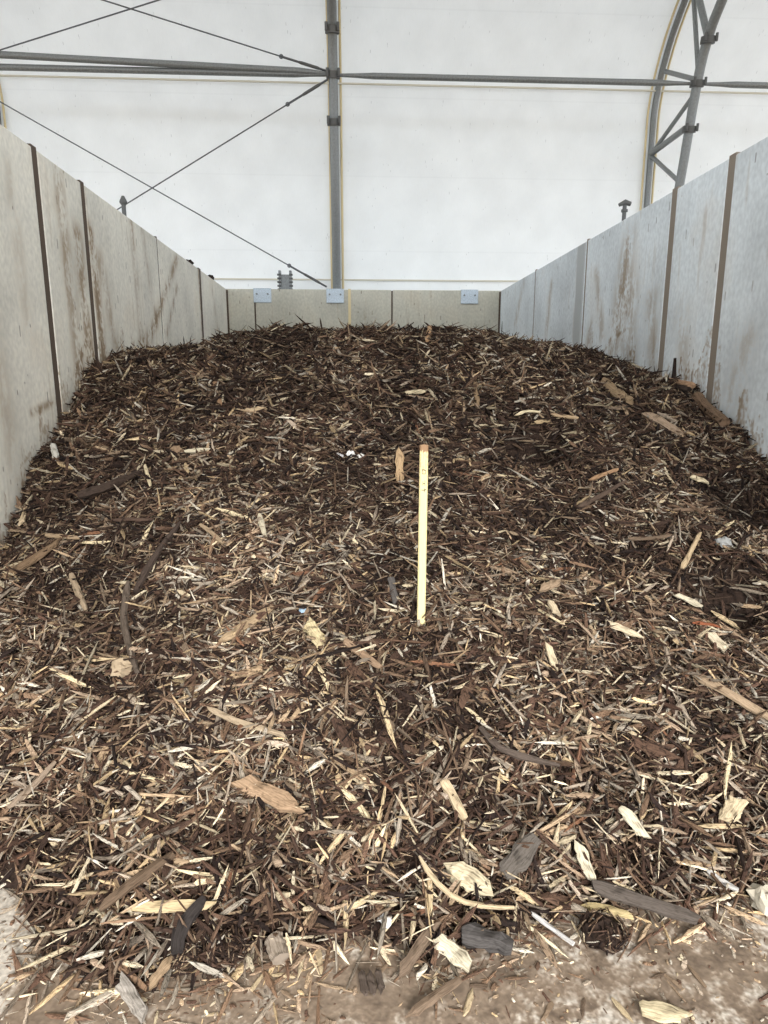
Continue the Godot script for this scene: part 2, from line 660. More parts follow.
func floor_slab() -> void:
	var w := 1024
	var n1 := FastNoiseLite.new()
	n1.seed = 61
	n1.frequency = 0.007
	n1.fractal_octaves = 5
	var a := n1.get_seamless_image(w, w)
	n1.seed = 62
	n1.frequency = 0.03
	var b := n1.get_seamless_image(w, w)
	n1.seed = 63
	n1.frequency = 0.16
	var c := n1.get_seamless_image(w, w)
	var im := Image.create(w, w, false, Image.FORMAT_RGB8)
	var hm := Image.create(w, w, false, Image.FORMAT_RGB8)
	var dirt := rgb(132, 115, 98)
	var dark := rgb(98, 84, 71)
	var bare := rgb(190, 182, 170)
	for y in w:
		for x in w:
			var va := a.get_pixel(x, y).r
			var vb := b.get_pixel(x, y).r
			var vc := c.get_pixel(x, y).r
			# world place: the tile is 3 m wide, u = x / 3, v = z / 3; the front strip is barer to the right and at the far left
			var wx := fposmod(3.0 * x / w + 1.5, 3.0) - 1.5
			var side := (smoothstep(0.25, 0.6, wx) * 0.10 + smoothstep(-0.8, -0.92, wx) * 0.3) * (1.0 - smoothstep(1.05, 1.42, absf(wx) + 0.25 * (vb - 0.5)))
			var col := dirt.lerp(dark, clampf((0.5 - vb) * 2.4 + (0.5 - va), 0, 1))
			col = col.lerp(bare, clampf((vb * 0.5 + va * 0.35 + vc * 0.25 + side - 0.62) * 5.0, 0, 0.85))
			var g := 1.0 + 0.35 * (vc - 0.5)
			im.set_pixel(x, y, Color(col.r * g, col.g * g, col.b * g))
			var hh := clampf(0.15 * vb + 0.85 * vc, 0, 1)
			hm.set_pixel(x, y, Color(hh, hh, hh))
	var m := mat(Color.WHITE, 0.93)
	m.albedo_texture = image_texture(im)
	m.metallic_specular = 0.3
	m.heightmap_enabled = true
	m.heightmap_texture = image_texture(hm)
	m.heightmap_scale = 0.25
	var st := SurfaceTool.new()
	st.begin(Mesh.PRIMITIVE_TRIANGLES)
	st.set_smooth_group(-1)
	var q := [Vector3(-40, 0, -40), Vector3(40, 0, -40), Vector3(40, 0, 40), Vector3(-40, 0, 40)]
	for t in [0, 1, 2, 0, 2, 3]:
		st.set_uv(Vector2(q[t].x, q[t].z) / 3.0)
		st.add_vertex(q[t])
	var lo := []
	for p in q: lo.append(p + Vector3(0, -0.3, 0))
	quad(st, lo[3], lo[2], lo[1], lo[0])
	for i in 4: quad(st, q[i], lo[i], lo[(i + 1) % 4], q[(i + 1) % 4])
	st.generate_normals()
	st.generate_tangents()
	var f := put("floor", st.commit(), m)
	tag(f, "dirt-stained concrete floor in front of the mulch pile", "floor", "", "structure")


# ------------------------------------------------------------------ steel arches, purlins, cables
const INNER := [[-12.3, 0.05], [-11.66, 2.9], [-11.2, 4.56], [-10.9, 5.97], [-10.66, 6.53], [-10.37, 6.84], [-9.9, 7.25], [-8.9, 7.75], [-6.2, 8.6], [-3.0, 9.35], [0.0, 9.6], [3.0, 9.35], [6.2, 8.6], [8.9, 7.75], [9.9, 7.25], [10.37, 6.84], [10.66, 6.53], [10.9, 5.97], [11.2, 4.56], [11.66, 2.9], [12.3, 0.05]]


func trusses() -> void:
	var names := ["steel arch truss standing behind the left concrete wall", "steel arch truss rising over the middle of the back wall", "curved steel arch truss rising behind the right concrete wall"]
	var outer := spline(SKIN, 4)
	var inner := spline(INNER, 4)
	# web members seen in the photograph: [z, y] on the one chord and on the other
	var web := [[[-12.33, 5.43], [-10.97, 5.84], 0.036], [[-12.33, 5.43], [-11.12, 5.43], 0.05], [[-12.33, 5.38], [-11.22, 4.66], 0.036], [[-12.05, 6.62], [-10.95, 6.05], 0.036], [[-11.3, 7.5], [-10.9, 6.15], 0.036], [[-11.2, 7.45], [-10.68, 6.5], 0.05], [[-11.2, 7.45], [-9.9, 7.25], 0.036], [[-9.2, 8.6], [-9.9, 7.25], 0.036], [[-9.2, 8.6], [-8.0, 8.05], 0.036], [[-12.35, 3.4], [-11.25, 4.4], 0.036], [[-12.35, 3.4], [-11.66, 2.9], 0.036], [[-12.35, 1.6], [-11.66, 2.9], 0.036], [[-6.5, 9.55], [-8.0, 8.05], 0.036], [[-6.5, 9.55], [-5.0, 8.95], 0.036], [[-3.2, 10.35], [-5.0, 8.95], 0.036], [[-3.2, 10.35], [-1.6, 9.5], 0.036], [[0.0, 10.65], [-1.6, 9.5], 0.036]]
	for k in 3:
		var x: float = ARCHES[k]
		var root := base("arch_truss", Vector3(x, 0, -12.3))
		var o := Vector3(0, 0, 12.3)
		tag(root, names[k], "truss", "steel arch trusses of the hall")
		var po := []
		var kl := []
		var kr := []
		for p in outer:
			var c := Vector2(p.x, p.y) - Vector2(0, 2.0)
			var inw := -Vector2(p.x / 12.45, clampf((p.y - 5.0) / 5.8, 0, 1)).normalized()
			var q := Vector2(p.x, p.y) + inw * 0.07
			po.append(Vector3(0, q.y, q.x) + o)
			q = Vector2(p.x, p.y) + inw * 0.05
			kl.append(Vector3(-0.1, q.y, q.x) + o)
			kr.append(Vector3(0.1, q.y, q.x) + o)
		put("outer_chord", rod_path(po, 0.05), M.steel, root)
		put("keder_rail", rod_path(kl, 0.02, 6), M.keder, root)
		put("keder_rail", rod_path(kr, 0.02, 6), M.keder, root)
		var pi := []
		for p in inner: pi.append(Vector3(0, p.y, p.x) + o)
		put("inner_chord", rod_path(pi, 0.072), M.steel, root)
		for w in web:
			for s in [-1.0, 1.0]:
				if s > 0 and w[0][0] > -0.01: continue
				put("web_member", rod(Vector3(0, w[0][1], s * -w[0][0] if s > 0 else w[0][0]) + o, Vector3(0, w[1][1], s * -w[1][0] if s > 0 else w[1][0]) + o, w[2]), M.steel, root)
		for c in [[-11.03, 5.37], [-10.9, 5.97], [-10.68, 6.47]]:      # bolted flange collars at the nodes
			var p := Vector3(0, c[1], c[0]) + o
			var t := Vector3(0, 0.97, 0.24)
			put("flange_collar", rod(p - t * 0.045, p + t * 0.045, 0.105, 14), M.dark_steel, root)
			for s in [-1.0, 1.0]:
				put("bolt", rod(p + Vector3(s * 0.085, -0.05, 0.09), p + Vector3(s * 0.085, 0.055, 0.1), 0.022, 6), M.dark_steel, root)

	# purlins between the inner nodes
	var zn := -10.9
	var yn := 5.97
	var spans := [[Vector3(-5.86, yn, zn), Vector3(-0.19, yn, zn), "grey steel purlin tube running from the middle arch over the left wall"], [Vector3(-0.19, yn, zn), Vector3(5.42, yn, zn), "grey steel purlin tube between the middle arch and the arch behind the right wall"], [Vector3(5.42, yn, zn), Vector3(10.9, yn, zn), "grey steel purlin tube running on beyond the arch behind the right wall"]]
	for s in spans:
		var a: Vector3 = s[0]
		var b: Vector3 = s[1]
		var root := base("purlin", a)
		tag(root, s[2], "purlin", "purlins between the steel arches")
		var l := b.x - a.x
		put("tube", sweep([Vector3(0.08, 0, 0), Vector3(0.35, 0, 0), Vector3(0.6, 0, 0), Vector3(l - 0.6, 0, 0), Vector3(l - 0.35, 0, 0), Vector3(l - 0.08, 0, 0)], [0.022, 0.03, 0.044, 0.044, 0.03, 0.022], [0.022, 0.03, 0.044, 0.044, 0.03, 0.022], Vector3.UP, 12, true), M.steel, root)
	var strut := base("brace_tube", Vector3(-0.19, yn + 0.02, zn))
	tag(strut, "steel brace tube running just above the purlin over the left wall", "brace")
	put("tube", sweep([Vector3(-0.1, 0, 0), Vector3(-0.5, 0.015, 0.02), Vector3(-5.45, 0.11, 0.12)], [0.025, 0.046, 0.046], [0.025, 0.046, 0.046], Vector3.UP, 12, true), M.steel, strut)

	# horizontal weld rails of the membrane
	for y in [[6.41, -12.28, "pale horizontal rail on the fabric just below the purlins"], [3.26, -12.4, "pale horizontal rail along the bottom of the fabric behind the back wall"]]:
		var st := put("fabric_rail", box_mesh(Vector3(-16.0, y[0] - 0.012, y[1] - 0.012), Vector3(16.0, y[0] + 0.012, y[1] + 0.012)), M.rail)
		tag(st, y[2], "rail")

	# crossing cables in the field left of the middle arch
	var n1 := Vector2(yn, zn)
	var n2 := Vector2(7.15, -10.05)
	var n0 := Vector2(3.0, -11.6)
	var cables := [[Vector3(-0.27, n1.x + 0.05, n1.y), Vector3(-5.86, n2.x, n2.y), "bracing cable rising from the middle arch node towards the upper left"], [Vector3(-0.27, n1.x - 0.06, n1.y), Vector3(-5.86, n0.x, n0.y), "bracing cable descending from the middle arch node behind the left wall"], [Vector3(-0.36, n0.x + 0.03, n0.y), Vector3(-5.86, n1.x - 0.05, n1.y), "bracing cable rising from the back wall foot of the middle arch"], [Vector3(-0.25, n2.x, n2.y), Vector3(-5.86, n1.x - 0.03, n1.y), "bracing cable high above the purlin, sloping down to the left"]]
	for c in cables:
		var a: Vector3 = c[0]
		var dir: Vector3 = (Vector3(c[1]) - a)
		var u := dir.normalized()
		var root := base("bracing_cable", a)
		tag(root, c[2], "cable", "crossing bracing cables of the hall")
		put("wire", rod(u * 0.7, dir, 0.0095, 6), M.cable, root)
		put("turnbuckle", sweep([u * 0.1, u * 0.16, u * 0.4, u * 0.46], [0.012, 0.022, 0.022, 0.012], [0.012, 0.022, 0.022, 0.012], Vector3(0, 0, 1), 8, true), M.dark_steel, root)
		put("threaded_end", rod(Vector3.ZERO, u * 0.7, 0.016, 8), M.cable, root)
		put("eye", torus(0.024, 0.01, u * 0.7), M.cable, root)


func torus(r: float, t: float, at: Vector3) -> ArrayMesh:
	var st := SurfaceTool.new()
	st.begin(Mesh.PRIMITIVE_TRIANGLES)
	st.set_smooth_group(1)
	var na := 14
	var nb := 6
	var p := func(i: int, j: int) -> Vector3:
		var a := TAU * i / na
		var b := TAU * j / nb
		return at + Vector3((r + t * cos(b)) * cos(a), (r + t * cos(b)) * sin(a), t * sin(b))
	for i in na:
		for j in nb:
			quad(st, p.call(i, j), p.call(i, j + 1), p.call(i + 1, j + 1), p.call(i + 1, j))
	st.generate_normals()
	return st.commit()


func lathe(prof: Array, sides := 12) -> ArrayMesh:
	var pts := []
	var ws := []
	for p in prof:
		pts.append(Vector3(0, p[1], 0))
		ws.append(p[0])
	return sweep(pts, ws, ws, Vector3(1, 0, 0), sides, true)


func fittings() -> void:
	# galvanised plates clamped over the top of the back wall
	var at := [[-1.41, "galvanised plate on the back wall left of the middle arch"], [-0.215, "galvanised plate on the back wall at the foot of the middle arch"], [2.03, "galvanised plate on the back wall near the right concrete wall"]]
	for a in at:
		var root := base("wall_plate", Vector3(a[0], 2.75, -DB))
		tag(root, a[1], "bracket", "galvanised plates on the back wall")
		put("face_plate", box_mesh(Vector3(-0.145, 0, 0.0), Vector3(0.145, 0.21, 0.012), 0.003), M.plate, root)
		put("top_flange", box_mesh(Vector3(-0.145, 0.201, -0.22), Vector3(0.145, 0.213, 0.012), 0.003), M.plate, root)
		put("lower_lip", box_mesh(Vector3(-0.145, -0.015, 0.0), Vector3(0.145, 0.01, 0.03), 0.003), M.plate, root)
		for s in [-1.0, 1.0]:
			put("bolt", rod(Vector3(s * 0.09, 0.12, 0.01), Vector3(s * 0.09, 0.12, 0.035), 0.016, 6), M.steel, root)
	# ribbed steel splice standing behind the back wall
	var sp := base("steel_splice", Vector3(-1.065, 0.0, -11.72))
	tag(sp, "ribbed grey steel post end with rows of bolts behind the back wall", "post")
	put("web_plate", box_mesh(Vector3(-0.075, 0, -0.02), Vector3(0.075, 3.24, 0.02), 0.003), M.steel, sp)
	for s in [-1.0, 1.0]:
		put("flange", box_mesh(Vector3(s * 0.09 - 0.02, 0, -0.06), Vector3(s * 0.09 + 0.02, 3.3, 0.06), 0.003), M.steel, sp)
		for k in 6:
			put("bolt", rod(Vector3(s * 0.1 - 0.03, 2.93 + k * 0.06, 0.06), Vector3(s * 0.1 + 0.03, 2.93 + k * 0.06, 0.06), 0.017, 6), M.dark_steel, sp)
	# black bolts sticking up from the side walls
	for s in 2:
		var x := XL - 0.06 if s == 0 else XR + 0.06
		var b := base("lifting_bolt", Vector3(x, TOP, -6.56 if s == 0 else -6.47))
		tag(b, "small black bolt with a pointed head on top of the left wall" if s == 0 else "small black bolt with a flat head on top of the right wall", "bolt")
		put("stem", rod(Vector3.ZERO, Vector3(0, 0.16, 0), 0.02, 8), M.dark_steel, b)
		if s == 0: put("head", lathe([[0.012, 0.11], [0.034, 0.14], [0.034, 0.155], [0.012, 0.2]]), M.dark_steel, b)
		else:
			put("head", sweep([Vector3(-0.055, 0.16, 0), Vector3(0.0, 0.185, 0), Vector3(0.055, 0.17, 0)], [0.016, 0.026, 0.02], [0.016, 0.026, 0.02], Vector3.UP, 8, true), M.dark_steel, b)
			put("collar", rod(Vector3(0, 0.1, 0), Vector3(0, 0.12, 0), 0.032, 8), M.dark_steel, b)
	for c in [[9.0, 0.05, "dark crumb of mulch on the left wall top"], [10.3, 0.06, "larger dark crumb of mulch on the left wall top near the back"]]:
		var o := put("mulch_crumb", clod_mesh(c[1], int(c[0] * 10.0)), M.soil, null, Transform3D(Basis(), Vector3(XL - 0.05, TOP + 0.02, -c[0])))
		tag(o, c[2], "crumb")


# ------------------------------------------------------------------ the pile
func chip_mesh(kind: int, sd: int) -> ArrayMesh:
	# unit size: length 1 along x, width 1 along z, thickness 1 along y
	var r := RandomNumberGenerator.new()
	r.seed = 1000 + sd * 17 + kind
	var pts := []
	var ws := []
	var ts := []
	var bend := r.randf_range(-0.12, 0.12)
	var lift := r.randf_range(-0.5, 0.5)
	var steps := 3
	var prof := [[0.8, 1.0, 0.95, 0.7], [0.95, 0.9, 1.0, 0.3], [0.35, 0.9, 1.0, 0.9], [0.9, 1.0, 0.8, 0.12], [0.6, 1.0, 0.85, 0.5], [1.0, 0.9, 0.95, 0.85]]
	var sides := 5
	if kind == 1: prof = [[0.7, 1.0, 0.95, 0.6], [0.9, 0.95, 1.0, 0.85], [0.5, 0.9, 1.0, 0.8]]
	if kind == 2: prof = [[0.8, 1.0, 0.9, 0.7]]
	if kind == 3:
		prof = [[0.6, 1.0, 0.9, 0.5]]
		sides = 4
	var p: Array = prof[sd % prof.size()]
	for i in steps + 1:
		var t := float(i) / steps
		var k: float = 4.0 * t * (1.0 - t)
		pts.append(Vector3(t - 0.5, lift * k * (0.8 if kind != 2 else 1.4), bend * k * (3.0 if kind != 1 else 0.6)))
		ws.append(p[i] * 0.5 * r.randf_range(0.85, 1.15))
		ts.append((0.3 + 0.7 * p[i]) * 0.5)
	return sweep(pts, ws, ts, Vector3.UP, sides, false, 0.17, sd * 31 + kind, 0.7 if kind < 2 else 0.0, 0.14 if kind < 2 else 0.0)


# how damp the mulch is: dark freshly turned patches and hollows against the dried-out surface
func damp(x: float, d: float) -> float:
	var v := 0.37 + 0.55 * n_wet.get_noise_2d(x * 1.3, d * 1.3) + 0.25 * n_mid.get_noise_2d(x + 30.0, d)
	v += 0.38 * smoothstep(2.4, 4.1, d + 0.8 * n_wet.get_noise_2d(x * 2.0 + 9.0, d * 2.0))
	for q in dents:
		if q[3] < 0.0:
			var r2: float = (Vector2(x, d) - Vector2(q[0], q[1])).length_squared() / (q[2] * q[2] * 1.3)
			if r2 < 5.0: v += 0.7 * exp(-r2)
	return clampf(v, 0.0, 1.0)


var PALE := [rgb(232, 214, 182), rgb(216, 196, 162), rgb(226, 214, 194), rgb(208, 180, 140)]
var TAN := [rgb(184, 158, 128), rgb(172, 148, 124), rgb(160, 136, 112), rgb(180, 162, 142)]
var GREY := [rgb(168, 155, 138), rgb(150, 136, 119), rgb(132, 118, 103)]
var BROWN := [rgb(128, 102, 81), rgb(112, 87, 70), rgb(136, 110, 88), rgb(104, 79, 65)]
var DARK := [rgb(76, 56, 45), rgb(62, 46, 38), rgb(86, 65, 53), rgb(50, 38, 33)]


func chip_colour(wet: float) -> Color:
	var v := rng.randf() if wet > -0.9 else rng.randf_range(0.3, 1.0)      # below -0.9: dried chips strewn on the floor
	wet = clampf(wet, 0.0, 1.3)
	var set_: Array
	if wet > 0.5:
		set_ = DARK if v < 0.50 else BROWN if v < 0.78 else TAN if v < 0.90 else PALE
	else:
		set_ = DARK if v < 0.29 else BROWN if v < 0.55 else GREY if v < 0.70 else TAN if v < 0.86 else PALE
	var c: Color = set_[rng.randi() % set_.size()]
	var k := rng.randf_range(0.82, 1.12) * lerpf(1.08, 0.74, wet)
	return Color(c.r * k, c.g * k, c.b * k).srgb_to_linear()


func scatter(bufs: Array, first: int, count_kinds: int, density: float, len_lo: float, len_hi: float, wid: float, thick: float, tilt: float, lift_lo: float, lift_hi: float, d0: float, d1: float, bias := 0.0) -> void:
	var cell := 1.0 / sqrt(density)
	var d := d0
	while d < d1:
		var x := XL + 0.01
		while x < XR - 0.01:
			var px := clampf(x + rng.randf() * cell, XL + 0.015, XR - 0.015)
			var pd := d + rng.randf() * cell
			x += cell
			if pd > DB - 0.02: continue
			var h := height(px, pd)
			var n := Vector3.UP
			var y := h
			if h <= 0.004:
				var out := 0.30 * (1.0 + n_mid.get_noise_2d(px * 0.8, pd * 0.8 + 50.0))
				if rng.randf() > 0.6 * exp(h * 60.0) * out * 3.0: continue
				y = 0.0
			else:
				n = normal_at(px, pd)
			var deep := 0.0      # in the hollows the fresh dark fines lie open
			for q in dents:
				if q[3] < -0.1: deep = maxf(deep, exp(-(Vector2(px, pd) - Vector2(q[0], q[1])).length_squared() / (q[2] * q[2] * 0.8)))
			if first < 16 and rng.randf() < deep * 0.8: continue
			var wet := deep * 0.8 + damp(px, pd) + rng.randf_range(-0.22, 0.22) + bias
			if h <= 0.004: wet = -1.0
			var l := len_lo * pow(len_hi / len_lo, pow(rng.randf(), 1.6))
			var w := l * wid * rng.randf_range(0.6, 1.5)
			w = clampf(w, 0.0018, 0.026)
			var t := w * thick * rng.randf_range(0.6, 1.3)
			var ground := h <= 0.004
			var tl := tilt * (0.15 if ground else 1.0)
			n = (n + Vector3(rng.randfn(0, tl), rng.randfn(0, tl * 0.4), rng.randfn(0, tl))).normalized()
			var a := rng.randf() * TAU
			var dir := Vector3(cos(a), 0, sin(a))
			dir = (dir - n * dir.dot(n)).normalized()
			var up := lift_lo + (lift_hi - lift_lo) * rng.randf()
			if ground: up = t * 0.45
			var o := Vector3(px, y, -pd) + Vector3(0, up, 0)
			# keep the ends inside the walls
			var half := absf(dir.x) * l * 0.5
			o.x = clampf(o.x, XL + half + 0.005, XR - half - 0.005)
			var bx := dir * l
			var by := n * t
			var bz := dir.cross(n) * w
			var c := chip_colour(wet)
			var b: PackedFloat32Array = bufs[first + rng.randi() % count_kinds]
			b.append_array([bx.x, by.x, bz.x, o.x, bx.y, by.y, bz.y, o.y, bx.z, by.z, bz.z, o.z, c.r, c.g, c.b, 1.0])
		d += cell


func pile() -> void:
	var root := base("mulch_pile", Vector3.ZERO)
	tag(root, "large sloping pile of dark brown shredded wood mulch between the concrete walls", "mulch pile", "", "stuff")
	# the body of the heap
	var st := SurfaceTool.new()
	st.begin(Mesh.PRIMITIVE_TRIANGLES)
	st.set_smooth_group(0)
	var s := 0.05
	var nx := int((XR - XL) / s)
	var nd := int((DB - 1.2) / s)
	var r := RandomNumberGenerator.new()
	r.seed = 5
	var P := {}
	for j in nd + 1:
		for i in nx + 1:
			var x := XL + 0.006 + (XR - XL - 0.03) * i / nx
			var d := 1.2 + (DB - 0.03 - 1.2) * j / nd
			P[Vector2i(i, j)] = Vector3(x, maxf(height(x, d) - 0.012 + r.randf_range(-0.012, 0.012), -0.1), -d)
	for j in nd:
		for i in nx:
			var a: Vector3 = P[Vector2i(i, j)]
			var b: Vector3 = P[Vector2i(i + 1, j)]
			var c: Vector3 = P[Vector2i(i + 1, j + 1)]
			var e: Vector3 = P[Vector2i(i, j + 1)]
			if maxf(maxf(a.y, b.y), maxf(c.y, e.y)) < -0.04: continue
			quad(st, a, e, c, b)
	st.generate_normals()
	put("heap", st.commit(), M.soil, root)
	# the shredded wood on it
	var meshes := []
	for k in 8: meshes.append(chip_mesh(0, k))
	for k in 4: meshes.append(chip_mesh(1, k))
	for k in 4: meshes.append(chip_mesh(2, k))
	for k in 3: meshes.append(chip_mesh(3, k))
	var bufs := []
	for k in meshes.size(): bufs.append(PackedFloat32Array())
	#       kinds       density  length        width thick tilt  lift          d range
	scatter(bufs, 16, 3, 5200.0, 0.018, 0.06, 0.065, 0.8, 0.5, -0.004, 0.016, 1.0, 3.6, 0.15)      # fibres
	scatter(bufs, 16, 3, 4200.0, 0.022, 0.07, 0.065, 0.8, 0.6, -0.004, 0.020, 3.6, 6.4, 0.1)
	scatter(bufs, 0, 8, 3700.0, 0.026, 0.105, 0.135, 0.72, 0.52, -0.006, 0.030, 1.1, 3.6)     # splinters
	scatter(bufs, 0, 8, 3300.0, 0.032, 0.13, 0.15, 0.72, 0.58, -0.006, 0.036, 3.6, 5.3)
	scatter(bufs, 0, 8, 3300.0, 0.032, 0.12, 0.15, 0.72, 0.36, -0.006, 0.030, 5.3, 6.6)
	scatter(bufs, 0, 8, 900.0, 0.042, 0.14, 0.15, 0.72, 0.6, -0.006, 0.040, 6.6, 11.3)
	scatter(bufs, 8, 4, 420.0, 0.026, 0.06, 0.34, 0.45, 0.50, 0.0, 0.032, 1.2, 3.6)          # flat chips
	scatter(bufs, 8, 4, 420.0, 0.03, 0.085, 0.34, 0.5, 0.6, 0.0, 0.042, 3.6, 5.3)
	scatter(bufs, 12, 4, 420.0, 0.06, 0.18, 0.055, 0.9, 0.36, 0.006, 0.036, 1.2, 4.2)         # twigs
	scatter(bufs, 12, 4, 420.0, 0.07, 0.22, 0.055, 0.9, 0.42, 0.006, 0.045, 4.2, 6.6)
	var kinds := ["shredded_wood", "wood_flakes", "twigs", "wood_fibres"]
	for k in meshes.size():
		var mm := MultiMesh.new()
		mm.transform_format = MultiMesh.TRANSFORM_3D
		mm.use_colors = true
		mm.mesh = meshes[k]
		mm.instance_count = bufs[k].size() / 16
		mm.buffer = bufs[k]
		var mi := MultiMeshInstance3D.new()
		mi.name = kinds[0 if k < 8 else 1 if k < 12 else 2 if k < 16 else 3]
		mi.multimesh = mm
		mi.material_override = M.chip
		mi.set_meta("kind", "stuff")
		root.add_child(mi, true)


func floor_grit() -> void:
	# sawdust, crumbs and grit trodden over the floor at the toe
	var rows := [PackedFloat32Array(), PackedFloat32Array()]
	for i in 9000:
		var x := rng.randf_range(-1.5, 1.7)
		var d := rng.randf_range(0.95, 1.75)
		if height(x, d) > 0.0: continue
		var k := n_mid.get_noise_2d(x * 0.7 + 5.0, d * 0.7) + 0.9 * (d - 1.4)
		if rng.randf() > clampf(0.4 + 1.4 * k, 0.06, 1.0): continue
		var a := rng.randf() * TAU
		var l := rng.randf_range(0.003, 0.011) * (1.0 if rng.randf() < 0.85 else 2.0)
		var w := l * rng.randf_range(0.25, 0.8)
		var t := w * 0.5
		var c := chip_colour(-1.0)
		var dx := Vector3(cos(a), 0, sin(a)) * l
		var dz := Vector3(-sin(a), 0, cos(a)) * w
		rows[i % 2].append_array([dx.x, 0.0, dz.x, x, 0.0, t, 0.0, t * 0.4, dx.z, 0.0, dz.z, -d, c.r, c.g, c.b, 1.0])
	var root := base("floor_grit")
	tag(root, "fine sawdust and wood grit strewn over the bare floor", "grit", "", "stuff")
	for k in 2:
		var mm := MultiMesh.new()
		mm.transform_format = MultiMesh.TRANSFORM_3D
		mm.use_colors = true
		mm.mesh = chip_mesh(1, k)
		mm.instance_count = rows[k].size() / 16
		mm.buffer = rows[k]
		var mi := MultiMeshInstance3D.new()
		mi.name = "grit"
		mi.multimesh = mm
		mi.material_override = M.chip
		mi.set_meta("kind", "stuff")
		root.add_child(mi, true)


func clod_mesh(r: float, sd: int, squash := 0.75) -> ArrayMesh:
	var n := FastNoiseLite.new()
	n.seed = sd
	n.frequency = 1.6
	n.fractal_octaves = 3
	var st := SurfaceTool.new()
	st.begin(Mesh.PRIMITIVE_TRIANGLES)
	st.set_smooth_group(-1)
	var na := 14
	var nb := 8
	var p := func(i: int, j: int) -> Vector3:
		var a := TAU * (i % na) / na
		var b := PI * j / nb
		var v := Vector3(sin(b) * cos(a), cos(b), sin(b) * sin(a))
		var k := r * (1.0 + 0.55 * n.get_noise_3dv(v))
		return Vector3(v.x * k, v.y * k * squash, v.z * k)
	for i in na:
		for j in nb:
			if j > 0: tri(st, p.call(i, j), p.call(i, j + 1), p.call(i + 1, j))
			if j < nb - 1: tri(st, p.call(i + 1, j), p.call(i, j + 1), p.call(i + 1, j + 1))
	st.generate_normals()
	return st.commit()


# ------------------------------------------------------------------ the marker stake
func stake() -> void:
	var foot := hit(421, 625)
	var root := base("marker_stake", foot)
	tag(root, "upright pale yellow wooden stake planted in the middle of the mulch", "stake")
	var d := ray(424, 445)
	var top := Vector3(0, EYE, 0) + d * ((foot.z - 0.03) / d.z) - foot
	var half := 0.0061 * foot.distance_to(Vector3(0, EYE, 0))
	var u := top.normalized()
	var down := -u * 0.2
	# lettering on the face: small faded pen marks
	var im := Image.create(64, 1024, false, Image.FORMAT_RGB8)
	var n := FastNoiseLite.new()
	n.seed = 9
	n.frequency = 1.0
	n.fractal_octaves = 3
	for y in 1024:
		for x in 64:
			var g := n.get_noise_2d(x * 0.14, y * 0.006)
			var v := 1.0 + 0.06 * g
			var col := Color(rgb(224, 208, 154).r * v, rgb(224, 208, 154).g * v, rgb(224, 208, 154).b * v)
			if y < 28 + int(14.0 * n.get_noise_2d(x * 0.09, 5.0)): col = rgb(150, 116, 84)
			elif y < 120 and n.get_noise_2d(x * 0.06, y * 0.03 + 30.0) > 0.18: col = col.lerp(rgb(196, 160, 118), 0.5)
			im.set_pixel(x, y, col)
	var ink := rgb(44, 42, 40)
	for q in [[16, 148, 22, 3], [20, 148, 3, 20], [34, 150, 12, 3], [44, 150, 3, 18], [22, 166, 20, 2], [24, 200, 3, 16], [24, 208, 20, 3], [40, 196, 3, 22], [16, 236, 30, 3], [36, 230, 4, 16], [44, 234, 8, 3]]:
		im.fill_rect(Rect2i(q[0], q[1] - 44, q[2], q[3]), ink)
	var face := mat(Color.WHITE, 0.75)
	face.albedo_texture = image_texture(im)
	var st := SurfaceTool.new()
	st.begin(Mesh.PRIMITIVE_TRIANGLES)
	st.set_smooth_group(-1)
	var rx := Vector3(1, 0, 0)
	var rz := Vector3(0, 0, 1)
	var k := 0.0045
	var T := 0.011
	var ring := [Vector2(-half, T - k), Vector2(-half + k, T), Vector2(half - k, T), Vector2(half, T - k), Vector2(half, -T + k), Vector2(half - k, -T), Vector2(-half + k, -T), Vector2(-half, -T + k)]
	var tip := 0.012
	for i in 8:
		var a: Vector2 = ring[i]
		var b: Vector2 = ring[(i + 1) % 8]
		var q := [down + rx * a.x + rz * a.y, top + rx * a.x + rz * a.y, top + rx * b.x + rz * b.y, down + rx * b.x + rz * b.y]
		var uv := [Vector2((a.x + half) / (2 * half), 1), Vector2((a.x + half) / (2 * half), 0), Vector2((b.x + half) / (2 * half), 0), Vector2((b.x + half) / (2 * half), 1)]
		for t in [0, 1, 2, 0, 2, 3]:
			st.set_uv(uv[t])
			st.add_vertex(q[t])
		st.set_uv(Vector2(0.5, 0.02))
		tri(st, top + rx * a.x + rz * a.y, top + u * tip * 0.3, top + rx * b.x + rz * b.y)
	st.generate_normals()
	put("shaft", st.commit(), face, root)


# ------------------------------------------------------------------ single pieces that stand out
func wood(c: Color, rough := 0.88, scale := 1.0) -> StandardMaterial3D:
	var grey := c.get_luminance()
	c = Color(lerpf(c.r, grey, 0.2) * 0.93, lerpf(c.g, grey, 0.2) * 0.93, lerpf(c.b, grey, 0.2) * 0.93)      # dusty
	var key := "w%s%s" % [c.to_html(), scale]
	if not M.has(key):
		var m := mat(c, rough)
		m.albedo_texture = M.soft_grain
		m.uv1_scale = Vector3(3.0 * scale, 1, 1)
		m.metallic_specular = 0.3
		M[key] = m
	return M[key]


func dirty(c: Color) -> StandardMaterial3D:
	var key := "d" + c.to_html()
	if not M.has(key):
		var m := mat(c, 0.88)
		m.albedo_texture = M.grain_tex
		m.metallic_specular = 0.3
		M[key] = m
	return M[key]


